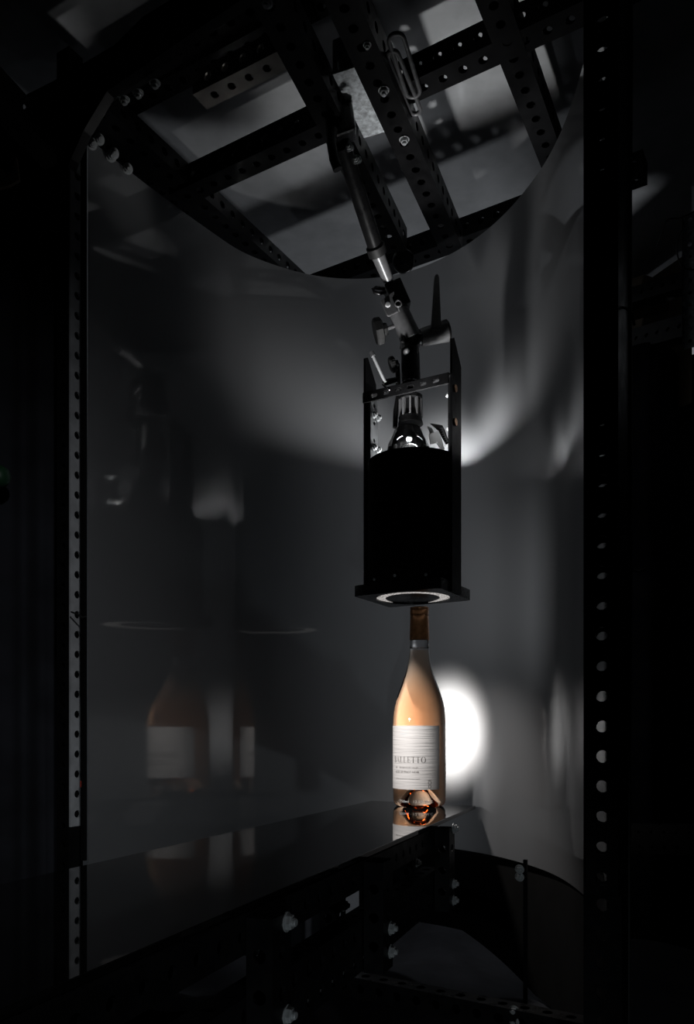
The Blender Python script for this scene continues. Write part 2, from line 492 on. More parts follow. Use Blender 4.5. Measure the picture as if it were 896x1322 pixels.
# ================================================================== BOTTLE
BD = 1.17
BC = Vector(((541.5-CX)/F*BD, BD, EYE-.109))
S = .2935/.300
def bottle():
    t = thing('wine_bottle', 'wine bottle of pale rose with grey paper label and copper foil, on the shelf', 'bottle', BC)
    ax = (0, 0, 1)
    # outer profile up to the lip (r, h) in metres
    OUT = [(.0, .029), (.006, .0283), (.0125, .0240), (.0205, .0125), (.0268, .0030), (.0305, .0), (.035, .0012), (.0385, .005), (.0395, .010), (.0398, .02), (.0400, .06), (.0400, .108),
           (.0398, .128), (.0389, .1407), (.0370, .153), (.0340, .164), (.0298, .1762), (.0256, .1876), (.0214, .1992), (.0179, .211), (.0158, .223), (.0147, .235), (.0144, .245),
           (.0143, .255), (.0140, .272), (.0137, .294)]
    FILL = .2375
    INN = [(r-.0028, h) for r, h in OUT if h > FILL]
    def rs(pr): return [(r*S, h*S) for r, h in pr]
    def dense(pr):
        v = catmull([Vector(p) for p in pr], 4)
        return [(max(0, p[0]), p[1]) for p in v]
    cav = [(0, FILL-.0004), (.0080, FILL-.0002), (.0126, FILL+.0008)]+INN
    bm = B()
    add_rev(bm, BC, ax, rs(dense(OUT))+[((.0137-.0028)*S, .294*S)], 96, close=False)
    # air above the wine: inner wall, normals towards the air
    add_rev(bm, BC, ax, rs(cav), 64, close=False)
    bmesh.ops.remove_doubles(bm, verts=bm.verts, dist=1e-5)
    bmesh.ops.recalc_face_normals(bm, faces=bm.faces)
    for f in bm.faces: f.smooth = True
    g = obj('glass', bm, M_GLASS, t)
    # wine
    bm = B()
    body = [(0, .0318), (.0065, .0310), (.0138, .0265), (.0222, .0145), (.0282, .0062), (.0312, .0044), (.0345, .0058), (.0360, .010), (.0366, .018), (.0370, .03)]
    body += [(r-.0030, h) for r, h in OUT if .05 < h < FILL-.004]
    w = dense(body)
    w = [(max(0, r), h) for r, h in w]+[(.0115, FILL-.0025), (0, FILL-.0025)]
    add_rev(bm, BC, ax, rs(w), 64, close=False)
    bmesh.ops.remove_doubles(bm, verts=bm.verts, dist=1e-6)
    bmesh.ops.recalc_face_normals(bm, faces=bm.faces)
    for f in bm.faces: f.smooth = True
    obj('wine', bm, M_WINE, t)
    # capsule with a rolled bead near the lip
    bm = B()
    cap = [(.0150, .2505), (.0149, .256), (.0146, .266), (.0142, .278), (.0139, .2862), (.0136, .2868), (.0136, .2878), (.0142, .2884), (.0142, .2945), (.0138, .2957), (.0136, .2962), (.0141, .2970),
           (.0142, .2984), (.0136, .2996), (.0115, .300), (0, .300)]
    add_rev(bm, BC, ax, rs([(.01445, .2505)]+cap), 48, close=False)
    bmesh.ops.recalc_face_normals(bm, faces=bm.faces)
    tag(obj('capsule', bm, M_FOIL, t, 40), 'copper foil capsule over the neck')
    # label: a strip of paper round the front, facing to one side
    to_cam = math.atan2(-BC.y, -BC.x)
    MID = to_cam-R(26)          # turned towards the grey upright
    HALF = R(73)
    r = .0403*S
    z0, z1 = .0268*S, .1208*S
    bm = B(); nA = 40
    for rr, nsign in ((r, 1), (r-.0002, -1)):
        ring = [[bm.verts.new(BC+Vector((rr*math.cos(MID-HALF+2*HALF*i/nA), rr*math.sin(MID-HALF+2*HALF*i/nA), z))) for i in range(nA+1)] for z in (z0, z1)]
        for i in range(nA):
            q = (ring[0][i], ring[0][i+1], ring[1][i+1], ring[1][i])
            bm.faces.new(q if nsign > 0 else q[::-1])
    for f in bm.faces: f.smooth = True
    lab = tag(obj('label', bm, M_LABEL, t), 'ribbed pale grey paper label with dark lettering')
    def bend(pts_faces, cu, cz, rad, name, m):
        """flat lettering (x, z in metres, centred) wrapped round the bottle"""
        bm = B()
        for poly in pts_faces:
            vs = []
            for x, z in poly:
                a = MID+(cu+x)/rad
                vs.append(bm.verts.new(BC+Vector((rad*math.cos(a), rad*math.sin(a), cz+z))))
            try: bm.faces.new(vs)
            except ValueError: pass
        return bm
    # hand drawn roman capitals: boxes and arcs in a unit cell (width, strokes)
    def box(x0, y0, x1, y1): return [(x0, y0), (x1, y0), (x1, y1), (x0, y1)]
    def arc(cx, cy, ax_, ay, tx, ty, a0, a1, n=14):
        out = []
        for i in range(n):
            p, q = a0+(a1-a0)*i/n, a0+(a1-a0)*(i+1)/n
            out.append([(cx+ax_*math.cos(p), cy+ay*math.sin(p)), (cx+ax_*math.cos(q), cy+ay*math.sin(q)),
                        (cx+(ax_-tx)*math.cos(q), cy+(ay-ty)*math.sin(q)), (cx+(ax_-tx)*math.cos(p), cy+(ay-ty)*math.sin(p))])
        return out
    LET = {
        'B': (.62, [box(.08, 0, .20, 1), box(0, 0, .3, .04), box(0, .96, .3, 1), box(.2, .5, .3, .54)]+arc(.28, .76, .26, .24, .12, .04, -PI/2, PI/2)+arc(.28, .27, .32, .27, .13, .04, -PI/2, PI/2)),
        'A': (.74, [[(.02, 0), (.07, 0), (.38, .97), (.35, 1)], [(.35, 1), (.40, 1), (.72, 0), (.58, 0)], box(.17, .33, .52, .37), box(-.04, 0, .16, .035), box(.48, 0, .80, .035)]),
        'L': (.60, [box(.1, 0, .22, 1), box(0, .96, .32, 1), box(0, 0, .58, .04), [(.54, 0), (.58, 0), (.60, .26), (.57, .26)]]),
        'E': (.60, [box(.1, 0, .22, 1), box(0, .96, .54, 1), box(0, 0, .56, .04), box(.2, .5, .42, .54), [(.51, .78), (.54, .78), (.54, 1), (.49, 1)], [(.52, 0), (.56, 0), (.59, .25), (.56, .25)], box(.40, .41, .43, .63)]),
        'T': (.68, [box(.28, 0, .40, 1), box(.0, .955, .68, 1), box(.18, 0, .5, .04), [(0, .76), (.03, .76), (.05, 1), (0, 1)], [(.65, .76), (.68, .76), (.68, 1), (.63, 1)]]),
        'O': (.82, arc(.41, .5, .41, .52, .13, .04, 0, 2*PI, 28)),
    }
    def word(txt, hgt, gap):
        x = 0; polys = []
        for ch in txt:
            w_, st = LET[ch]
            for poly in st: polys.append([((x+a)*hgt, b*hgt) for a, b in poly])
            x += w_+gap
        wid = (x-gap)*hgt
        return [[(a-wid/2, b) for a, b in poly] for poly in polys]
    def text_polys(txt, size, width):
        cu = bpy.data.curves.new('t', 'FONT'); cu.body = txt; cu.size = size; cu.align_x = 'CENTER'; cu.resolution_u = 2
        o = bpy.data.objects.new('t', cu); COL.objects.link(o)
        bpy.context.view_layer.update()
        me = bpy.data.meshes.new_from_object(o.evaluated_get(bpy.context.evaluated_depsgraph_get()))
        bpy.data.objects.remove(o); bpy.data.curves.remove(cu)
        xs = [v.co.x for v in me.vertices]
        k = width/(max(xs)-min(xs))
        c = (max(xs)+min(xs))/2
        out = [[((me.vertices[i].co.x-c)*k, me.vertices[i].co.y) for i in p.vertices] for p in me.polygons]
        bpy.data.meshes.remove(me)
        return out
    RL = r+.00012
    def put(name, polys, cu, cz, m=M_INK, rad=RL, parent=lab):
        return obj(name, bend(polys, cu, cz, rad, name, m), m, parent)
    zz = lambda py: (HY-py)/F*(BD-.03)+.109       # height above the shelf of a photograph row on the label
    put('lettering', word('BALLETTO', .0084, .16), .0, zz(984.5))
    put('lettering', text_polys('2021  \u00b7  RUSSIAN RIVER VALLEY', .0030, .040), -.004, zz(991.8))
    put('lettering', text_polys('ROS\u00c9 OF PINOT NOIR', .0046, .041), -.003, zz(998))
    put('rule', [box(-.022, 0, .022, .0004)], -.002, zz(1008), M_INK)
    put('lettering', text_polys('GROWN AND BOTTLED IN SONOMA COUNTY', .0018, .042), -.002, zz(1006.3))
    em = arc(0, .002, .0026, .003, .0006, .0006, 0, 2*PI, 20)+arc(0, -.0035, .0022, .0025, .0006, .0006, PI*.6, PI*2.3, 16)+[box(-.003, .0055, .003, .0061)]
    put('emblem', em, .033, zz(1012), M_INK)
    # moulded lettering round the heel of the glass
    put('moulded_lettering', text_polys('750ml \u00b7 12.5% ALC', .0052, .052), .012, zz(1036), M_WHITEPL, .0399*S+.0001, g)
bottle()

# ================================================================== BLACK GLOSS SHELF
ZS = -.109
def strip(u0, u1, va, vb, z, skew=.135, cut=.115):
    """corner points of the shelf strip: it runs a few degrees off the rig's depth axis"""
    return None
SE = Vector((.2, .414)); SR = Vector((.374, .413))
DIRL = Vector((.118, -.993)); DIRR = Vector((.150, -.989))
far_l, far_r = SE, SR
LEN = 1.02
near_r = SR + DIRR*LEN
near_l = SE + DIRL*LEN
bm = B()
poly = [W(far_l.x, far_l.y, ZS-.005), W(near_l.x, near_l.y, ZS-.005), W(near_r.x, near_r.y, ZS-.005), W(far_r.x, far_r.y, ZS-.005)]
add_prism(bm, poly, (0, 0, .005))
bmesh.ops.bevel(bm, geom=list(bm.edges), offset=.0005, segments=1, affect='EDGES')
tag(obj('gloss_shelf', bm, M_PLEXI), 'long glossy black acrylic shelf carrying the bottle', 'shelf')

# ================================================================== SHELF BRACKET (truss under the shelf)
def edge_pt(d, off=0.0, z=0.0):
    """a point under the shelf's outer edge at depth d, off metres to the inside"""
    return Vector((.188-.371*(1.165-d)-off, d, EYE+z))
tr = thing('shelf_bracket', 'black perforated steel truss under the glossy shelf, with bolted uprights', 'bracket', edge_pt(.75, .04, -.25))
OD = (edge_pt(1, 0, 0)-edge_pt(.5, 0, 0)).normalized()
OUTN = Vector((OD.y, -OD.x, 0))
for off, lab_ in ((.012, 0), (.095, 1)):
    a, b = (.30, .965) if lab_ == 0 else (.45, 1.10)
    perf('rail', edge_pt(a, off, ZS-.005-.0125), edge_pt(b, off, ZS-.005-.0125), OUTN, .02, M_BLACK, tr, h=.024, pitch=.0254, hole=.0085)
    if lab_ == 0:
        perf('lower_rail', edge_pt(.38, off, -.188), edge_pt(.965, off, -.188), OUTN, .02, M_BLACK, tr, h=.046, rows=2, hole=.0095)
for d, off in ((.949, .012-.0215), (.709, .012-.0215), (.4998, .012-.0215), (1.085, .095-.0215), (.817, .095-.0215)):
    up = perf('upright', edge_pt(d, off, -.213), edge_pt(d, off, ZS-.006), OUTN, .018, M_BLACK, tr, h=.028, hole=.0095)
    zs = {.949: (-.1163, -.183, -.203), .709: (-.177, -.198), .4998: (-.121, -.180)}.get(d, (-.18,))
    for z in zs:
        bolt(edge_pt(d, off-.0092, z)+OD*.004, OUTN, up, .62)

# ================================================================== STEEL FRAME
fr = thing('steel_frame', 'black bolted frame of perforated square steel tubes standing around the curved sheet', 'frame', W(.32, .22, -EYE))
TW = .0318
# grey upright (its lit wall faces into the rig)
pw = .0225
PU = -.0145-pw/2
perf('post', W(PU, pw/2, -EYE), W(PU, pw/2, .868), UV, pw, M_BLACK, fr, holes='z', hole=.0085)
g1 = perf('strip', W(-.0131, pw/2, -.120), W(-.0131, pw/2, .80), UV, .0025, M_STRIP, fr, h=pw, holes='yY', hole=.0098, th=.0012)
tag(g1, 'bare grey perforated strip on the upright beside the sheet')
# right-hand upright: open channel with a second strip in front of it
a = PV(777, 945, .0); RU = (a-W(0, 0, 0)).dot(UV); RS = (PV(776, 945, -.023)-W(0, 0, 0)).dot(UV)
perf('post', W(RU, TW/2, -EYE), W(RU, TW/2, .868), UV, TW, M_BLACK, fr, faces='yYz', holes='z', phase=.3)
perf('strip', W(RS, -.013, (HY-1140)/F*.66-.00964), W(RS, -.013, .868), UV, .0265, M_BLACK, fr, h=.020, faces='zyY', holes='z', th=.0025, phase=.1)
bm = B(); add_tube(bm, W(RU+.0135, -.019, -.12), W(RU+.0135, -.019, .868), .0022, n=10)
obj('edge_trim', bm, M_SATIN, fr, 40)
# third, back upright far right, behind the sheet
ZT = .80
perf('rail', W(-.03, 0, ZT), W(RU, 0, ZT), VV, TW, M_BLACK, fr)                 # front rail
perf('rail', W(-.01, .068, ZT+.034), W(.34, .068, ZT+.034), VV, .026, M_BLACK, fr)
perf('rail', W(-.01, .195, ZT), W(RU, .180, ZT), VV, TW, M_BLACK, fr)
perf('rail', W(-.01, .515, ZT), W(.60, .485, ZT), VV, TW, M_BLACK, fr)
perf('rail', W(.014, .01, ZT+.001), W(.014, .50, ZT+.001), UV, .028, M_BLACK, fr)
perf('rail', W(-.026, .03, ZT+.004), W(-.026, .46, ZT+.004), UV, .044, M_BLACK, fr, h=.02)
perf('rail', W(.512, -.25, ZT-.001), W(.492, .47, ZT-.001), UV, TW, M_BLACK, fr)
tag(perf('rail', PZ(258, 118, ZT-.026), PZ(366, 63, ZT-.026), VV, .026, M_LIT_RAIL, fr, hole=.0105), 'short length of rail, its lit face put into a paler colour')
# the two struts that carry the boom
ZB = .768
s1a, s1b = PZ(340, -30, ZB), PZ(512, 312, ZB)
s2a, s2b = PZ(436, -30, ZB), PZ(584, 312, ZB)
perf('strut', s1a, s1b, (s1b-s1a).cross(ZV), .034, M_BLACK, fr)
perf('strut', s2a, s2b, (s2b-s2a).cross(ZV), .034, M_BLACK, fr)
for s, (px, py) in ((1, (495.5, 116)), (1, (522, 179.5)), (.7, (474, 57.6))):
    bolt(PZ(px, py, ZB-.0175), (0, 0, -1), fr, s*.62)
for px, py in ((345, 2), (461, 205), (451, 190)):
    bolt(PZ(px, py, ZB-.0175), (-.3, -.2, -1), fr, .62)
# galvanised stub between the struts
q = [PZ(430.6, 99, .774), PZ(470.6, 81, .774), PZ(506.7, 166.6, .774), PZ(472, 179.5, .774)]
c0, c1 = (q[0]+q[1])/2, (q[2]+q[3])/2
tag(perf('stub', c0+ZV*.021, c1+ZV*.021, (c1-c0).cross(ZV), .041, M_GALV, fr, holes='yY', hole=.011), 'shiny galvanised square stub')
# bent steel loops on the strut
for (ax_, ay_), (bx_, by_), wpx in (((512, 52), (533, 118), 9), ((507, 72), (536, 142), 7)):
    A, Bq = PZ(ax_, ay_, .765), PZ(bx_, by_, .765)
    dirn = (Bq-A).normalized(); sd = dirn.cross(ZV).normalized()
    rr = wpx/F*.95
    pts = [A+sd*rr*math.cos(t)-dirn*rr*math.sin(t) for t in [PI*i/8 for i in range(9)]]+[Bq-sd*rr*math.cos(t)+dirn*rr*math.sin(t) for t in [PI*i/8 for i in range(9)]]
    bm = B(); add_path(bm, pts, .0026, 10, True)
    tag(obj('rod_loop', bm, M_GREYPL, fr, 60), 'bent rod loop on the strut')
# corner gusset and its bolts
vg = -.03
poly = [PV(px, py, vg) for px, py in ((34, 122), (70, 104), (128, 78), (184, 22), (232, -8), (322, -8), (138, 118), (108, 168), (92, 204), (88, 216), (72, 190), (66, 176), (36, 150))]
bm = B(); add_prism(bm, poly, VV*.012)
gs = obj('gusset', bm, M_BLACK, fr)
for px, py in ((144, 112), (162, 103), (184, 90)):
    bolt(PV(px, py, vg-.001)+VV*.02, (0, 0, -1), gs, .62)
for px, py, dd in ((119, 186, .982), (128, 180, .984), (143.5, 202, 1.008), (147, 198, 1.010), (165, 218, 1.030)):
    bolt(P(px, py, dd), (UV*.75-VV*.4-ZV*.5), fr, .62)
# bottom bar behind the right upright and its little stanchion
bl, br = PZ(428, 1252, -.30), PZ(860, 1338, -.30)
perf('bottom_rail', bl-(br-bl)*.3-ZV*.012, br-ZV*.012, VV, .025, M_SATIN, fr, h=.025)
sp = PZ(668, 1296, -.30)
bm = B(); add_box(bm, sp+ZV*.07+VV*.030, UV*.002, VV*.002, ZV*.085)
st = obj('stanchion', bm, M_BLACK, fr)
for py in (1122, 1132):
    bolt(P(671, py, sp.y+.005), -VV-ZV*.2, st, .5)
for py in (1305, 1319):
    bolt(P(664, py, sp.y-.016), -VV, fr, .55)
# tiny bolts down the seam between the grey upright and the sheet
for py in (191, 212, 238, 289, 389, 543, 695, 848):
    bolt(P(110, py, 1.0), UV-VV*.3, fr, .22)
bm = B(); add_box(bm, W(.0130, -.001, .30), UV*.0035, VV*.002, ZV*.46)  # black strip standing in for the shade in the gap beside the sheet
obj('gap_shade', bm, M_MATTE, fr)
bm = B(); p = P(105, 1012, .985); add_box(bm, p+UV*.0003, VV*.002, ZV*.004, UV*.0004)
tag(obj('tape', bm, M_RED, fr), 'scrap of red tape on the grey upright')

# ================================================================== HANGING LAMP
TOP, BOT = .385, .207
lp = thing('hanging_lamp', 'black can-shaped studio lamp hanging above the bottle from the boom, grid facing down', 'lamp', LC+Vector((0, 0, EYE+BOT-.02)))
def L(u, v, z): return Vector((LC.x+UX*u+VX*v, LC.y+UY*u+VY*v, EYE+z))
bm = B()
ro, ri = .064, .0615
add_rev(bm, L(0, 0, BOT), (0, 0, 1), [(ri, 0), (ro, 0), (ro+.0004, .05), (ro, .10), (ro+.0003, .15), (ro, TOP-BOT), (ri, TOP-BOT), (ri, .10), (ri, 0)], 64, close=False)
obj('foil_wrap', bm, M_MATTE, lp, 40)
# square base plate with a round opening
def plate_with_hole(su, sv, r, z0, z1, N=64):
    bm = B()
    def per(i):
        a = 2*PI*i/N
        c, s = math.cos(a), math.sin(a)
        k = min(su/abs(c) if abs(c) > 1e-6 else 9, sv/abs(s) if abs(s) > 1e-6 else 9)
        return c*k, s*k
    lv = []
    for z in (z0, z1):
        lv.append(([bm.verts.new(L(*per(i), z)) for i in range(N)], [bm.verts.new(L(r*math.cos(2*PI*i/N), r*math.sin(2*PI*i/N), z)) for i in range(N)]))
    (o0, i0), (o1, i1) = lv
    for i in range(N):
        j = (i+1) % N
        bm.faces.new((o0[j], o0[i], i0[i], i0[j])); bm.faces.new((o1[i], o1[j], i1[j], i1[i]))
        bm.faces.new((o0[i], o0[j], o1[j], o1[i])); bm.faces.new((i0[j], i0[i], i1[i], i1[j]))
    return bm
obj('base_plate', plate_with_hole(.0655, .0575, .0525, .191, .206), M_SATIN, lp, 30)
bm = B()
N = 48
for k in range(2): pass
cres = []
for i in range(N+1):
    t = i/N
    an = -PI/2-R(150)+R(300)*t-RIGZ
    ri_ = .0522-(.0522-.033)*math.sin(PI*t)**.6
    cres.append((bm.verts.new(L(.0522*math.cos(an), .0522*math.sin(an), .1925)), bm.verts.new(L(ri_*math.cos(an), ri_*math.sin(an), .1925))))
for p_, q_ in zip(cres, cres[1:]):
    bm.faces.new((p_[1], q_[1], q_[0], p_[0]))
tag(obj('grid', bm, M_GRID, lp), 'glowing textured crescent of the lamp grid')
bm = B(); add_rev(bm, L(0, 0, .189), (0, 0, 1), [(.0, .0035), (.046, .0038), (.0524, .0048), (.0524, .012)], 48)
obj('core_cap', bm, M_SATIN, lp, 40)
for a in (-122, -88, -50):
    dr_ = UV*math.cos(R(a))+VV*math.sin(R(a))
    bm = B(); add_rev(bm, L(.0636*math.cos(R(a)), .0636*math.sin(R(a)), .2125), dr_, [(.0022, 0), (.0022, .0016), (.0012, .0024)], 12)
    obj('screw', bm, M_BOLT, lp, 30)
# side angles with pointed tops
for sgn, zt in ((-1, .545), (1, .541)):
    u0 = sgn*.0655
    bm = B()
    pts = [L(u0, -.022, .192), L(u0, .012, .192), L(u0, .012, zt-.030), L(u0, -.014, zt), L(u0, -.022, zt-.004)]
    add_prism(bm, pts, UV*.003*sgn)
    ang = tag(obj('side_board', bm, M_BLACK, lp), 'black side board with slanted top')
    perf('angle_iron', L(u0-sgn*.004, -.005, .36), L(u0-sgn*.004, -.005, .492), UV, .003, M_STEEL if sgn < 0 else M_SATIN, lp, h=.022, hole=.006, faces='yYzZ', holes='yY', th=.001)
    for z in ((.462, .415) if sgn < 0 else (.468, .422)):
        for v in ((-.009, .004) if sgn < 0 else (-.004,)):
            bolt(L(u0-sgn*.0065, v, z), -UV*sgn, ang, .55)
        if sgn > 0:
            bm = B(); add_rev(bm, L(u0+.003, -.012, z+.004), UV, [(.005, 0), (.005, .002)], 18)
            tag(obj('washer', bm, M_COPPER, ang, 30), 'copper washer')
perf('cross_bar', L(-.066, -.028, .4805), L(.066, -.028, .4805), VV, .003, M_SATIN, lp, h=.014, pitch=.019, hole=.0055, slot=1.9, holes='yY', th=.001)
bm = B(); add_box(bm, L(0, -.0195, .488), UV*.066, VV*.0085, ZV*.0008)
obj('cross_bar_flange', bm, M_SATIN, lp)
# lamp head inside the can
D0 = 1.128
def Q(px, py, dd=0.0): return P(px, py, D0+dd)
bm = B()
hb = L(-.012, 0, 0); ctr = Q(527, 572)
add_rev(bm, Vector((ctr.x, D0, EYE+.372)), (0, 0, 1), [(.030, -.03), (.032, 0), (.031, .028), (.028, .040), (.021, .054), (.019, .060), (.0165, .062)], 10)
hd = obj('lamp_head', bm, M_SATIN, lp, 20)
for k in range(7):
    a = R(-150+20*k)
    bm = B()
    c = Vector((ctr.x+.0315*math.cos(a), D0+.0315*math.sin(a), EYE+.388))
    add_box(bm, c, Vector((math.cos(a), math.sin(a), 0))*.002, Vector((-math.sin(a), math.cos(a), 0))*.0022, ZV*.014+Vector((math.cos(a), math.sin(a), 0))*-.001)
    obj('rib', bm, M_RUBBER, hd)
bm = B(); add_path(bm, [Vector((ctr.x+.0135*math.cos(t), D0-.033, EYE+.387+.013*math.sin(t))) for t in [2*PI*i/28 for i in range(28)]], .0009, 8, True)
tag(obj('dial_ring', bm, M_CHROME, hd, 60), 'bright ring around the dial')
bm = B(); add_rev(bm, Vector((ctr.x, D0-.029, EYE+.387)), (0, -1, 0), [(.012, 0), (.012, .002), (.008, .004), (0, .0045)], 28)
obj('dial', bm, M_RUBBER, hd, 40)
for sx in (-1, 1):
    bm = B(); add_path(bm, [Vector((ctr.x+sx*(.010+.008*t), D0-.0315+.004*t, EYE+.411-.004*t*t)) for t in (0, .3, .6, 1)], .0008, 6)
    obj('moulding_line', bm, M_GREYPL, hd, 60)
bm = B(); add_rev(bm, Vector((ctr.x-.001, D0-.030, EYE+.4065)), (0, -1, .15), [(.0040, 0), (.0041, .003), (.003, .0052), (0, .006)], 20)
tag(obj('knob', bm, M_WHITEPL, hd, 50), 'small white knob on the back of the lamp head')
# finned neck
nx = Q(530, 520).x
bm = B()
z_ = lambda py: (HY-py)/F*D0
add_rev(bm, Vector((nx, D0, EYE+z_(548))), (0, 0, 1), [(.018, 0), (.0175, .003), (.0165, .006), (.0165, .010), (.0125, .011), (.0125, .0335), (.0170, .0345), (.0170, .040), (.0120, .042)], 40)
nk = obj('neck', bm, M_SATIN, lp, 30)
for k in range(10):
    a = 2*PI*k/10+.2
    bm = B(); add_box(bm, Vector((nx+.0150*math.cos(a), D0+.0150*math.sin(a), EYE+z_(548)+.022)), Vector((math.cos(a), math.sin(a), 0))*.0026, Vector((-math.sin(a), math.cos(a), 0))*.0012, ZV*.012)
    obj('fin', bm, M_GREYPL, nk)
# silver bracket and printed plate beside the head
bm = B()
add_prism(bm, [Q(554, 560, -.02), Q(566, 556, -.02), Q(570, 566, -.02), Q(574, 580, -.02), Q(571, 582, -.02), Q(564, 570, -.02), Q(556, 572, -.02)], (0, .006, 0))
add_prism(bm, [Q(552, 550, -.012), Q(558, 553, -.012), Q(562, 562, -.012), Q(556, 561, -.012)], (0, .004, 0))
tag(obj('bright_bracket', bm, M_ROD, lp), 'bright silver bracket inside the can')
bm = B()
add_prism(bm, [Q(556, 546.5, -.016), Q(571, 549, -.016), Q(574, 554, -.016), Q(580, 571, -.016), Q(576, 573.5, -.016), Q(566, 555, -.016)], (0, .003, 0))
pl = tag(obj('name_plate', bm, M_RUBBER, lp), 'dark plate with a printed white strip')
bm = B(); add_prism(bm, [Q(567.5, 553, -.0165), Q(571.5, 552, -.0165), Q(578.5, 570, -.0165), Q(575, 571.5, -.0165)], (0, .0004, 0))
obj('print_strip', bm, M_WHITEPL, pl)
bm = B()
for k in range(6):
    t = k/6+.06
    a = Q(568.6+7.2*t, 554+17*t, -.017)
    add_box(bm, a, (.0012, 0, -.0004), (0, .0002, 0), (.0004, 0, .0007+.0004*(k % 2)))
obj('print_marks', bm, M_RUBBER, pl)
# lead down into the can
bm = B(); add_path(bm, [Q(513, 470, .012), Q(514, 490, .012), Q(514, 512, .01), Q(511, 530, .006), Q(510, 552, .004)], .0036, 10)
obj('lead', bm, M_RUBBER, lp, 60)

# ================================================================== BOOM ARM
bo = thing('boom_arm', 'black boom arm with swivel, clamp and ratchet lever that holds the hanging lamp', 'boom arm', P(475, 275, 1.06))
def tube(name, a, b, r0, r1, m, par, n=28, sm_=40):
    bm = B(); add_tube(bm, a, b, r0, r1, n)
    bmesh.ops.bevel(bm, geom=[e for e in bm.edges if len(e.link_faces) == 2 and e.calc_face_angle(0) > R(50)], offset=min(r0, r1 or r0)*.12, segments=2, affect='EDGES')
    return obj(name, bm, m, par, sm_)
# vertical swivel above the neck
sw = tube('swivel_socket', Q(531, 498), Q(529.5, 452), .0135, .0132, M_SATIN, bo)
bm = B(); add_rev(bm, Q(531, 498), (0, 0, -1), [(.0135, 0), (.0128, .003), (.0085, .008), (.0080, .019)], 32)
obj('socket_nose', bm, M_SATIN, bo, 40)
bm = B(); add_path(bm, [Vector((Q(531, 497).x+.0136*math.cos(t), D0+.0136*math.sin(t), EYE+z_(495))) for t in [2*PI*i/32 for i in range(32)]], .0007, 6, True)
obj('bright_ring', bm, M_CHROME, sw, 60)
# knurled thumb wheel
bm = B()
n = 26
prof = []
add_rev(bm, Q(514, 468), Q(503, 472)-Q(514, 468), [(.004, 0), (.004, .004), (.0098, .0045), (.0105, .0055), (.0105, .011), (.0092, .0125), (0, .0128)], 26)
tw = obj('thumb_wheel', bm, M_RUBBER, bo, 30)
ax_ = (Q(503, 472)-Q(514, 468)).normalized()
fx, fy, fz = frame_of(ax_, (0, 0, 1))
bm = B()
for k in range(22):
    a = 2*PI*k/22
    rd = fy*math.cos(a)+fz*math.sin(a)
    add_box(bm, Q(514, 468)+ax_*.0083+rd*.0106, ax_*.0026, rd*.0006, ax_.cross(rd)*.0007)
tag(obj('knurling', bm, M_RUBBER, tw), kind='stuff')
bm = B(); add_rev(bm, Q(525, 455, -.0105), (-.1, -1, .2), [(.0048, 0), (.0046, .004), (.003, .0065), (.0012, .008)], 20)
obj('pin', bm, M_GREYPL, sw, 40)
# T-handle with a bright rod
tube('handle_hub', Q(512, 490, -.004), Q(495, 494.5, -.006), .0036, .0046, M_SATIN, bo)
rd = tube('handle_rod', Q(497.5, 494, -.010), Q(481.5, 459.5, -.012), .0022, .0022, M_ROD, bo)
tag(rd, 'bright steel handle rod')
bm = B(); add_tube(bm, Q(482, 460, -.012), Q(479.6, 454.5, -.012), .0034, .0034, 16)
obj('rod_tip', bm, M_GREYPL, rd, 40)
bm = B(); add_path(bm, [Q(494, 496, -.011), Q(498, 500, -.012), Q(501, 504, -.012), Q(503.5, 503, -.012)], .0016, 8)
obj('wing', bm, M_CHROME, rd, 60)
# tilted barrel
ba, bb = Q(535, 447), Q(515.5, 404)
brl = tube('barrel', ba+(bb-ba)*.18, bb, .0155, .0145, M_GREYPL, bo)
bm = B(); add_rev(bm, bb, bb-ba, [(.0148, 0), (.0148, .004), (.012, .0065), (.009, .0075)], 32)
obj('barrel_cap', bm, M_RUBBER, brl, 40)
bm = B(); add_rev(bm, bb+(bb-ba).normalized()*.007, bb-ba, [(.0085, 0), (.0085, .0025), (.006, .004)], 28)
tag(obj('brass_ring', bm, M_BRASS, brl, 40), 'brass ring at the top of the barrel')
bm = B(); add_box(bm, Q(531, 441), (.013, 0, -.002), (0, .012, 0), (.004, 0, .008), .002)
obj('yoke', bm, M_SATIN, bo)
# left knob on its stem
tube('knob_stem', Q(509, 421), Q(498, 425), .0028, .0028, M_GREYPL, bo)
bm = B(); add_rev(bm, Q(500, 424.5), Q(484, 429)-Q(500, 424.5), [(.0075, 0), (.0088, .003), (.0088, .006), (.0150, .0065), (.0178, .0085), (.0186, .016), (.0172, .0185), (0, .0195)], 9)
tag(obj('clamp_knob', bm, M_RUBBER, bo, 25), 'black faceted clamp knob')
# ratchet lever
hub = tube('lever_hub', Q(543, 436), Q(577, 427), .0115, .0150, M_GREYPL, bo)
bm = B(); add_rev(bm, Q(577, 427), Q(577, 427)-Q(543, 436), [(.0150, 0), (.0145, .002), (.0118, .0038), (0, .0042)], 28)
obj('hub_cap', bm, M_RUBBER, hub, 40)
tube('lever_bolt', Q(533, 438.5), Q(544, 435.6), .0085, .0085, M_STEEL, bo)
bm = B()
add_prism(bm, [Q(556.5, 425, -.018), Q(570, 424.5, -.018), Q(567.2, 355.5, -.010), Q(565.6, 352.4, -.010), Q(563.2, 352.2, -.010), Q(561.2, 355, -.010)], (0, .012, 0))
bmesh.ops.bevel(bm, geom=list(bm.edges), offset=.0018, segments=2, affect='EDGES')
tag(obj('lever_blade', bm, M_GREYPL, bo, 35), 'long tapered ratchet lever')
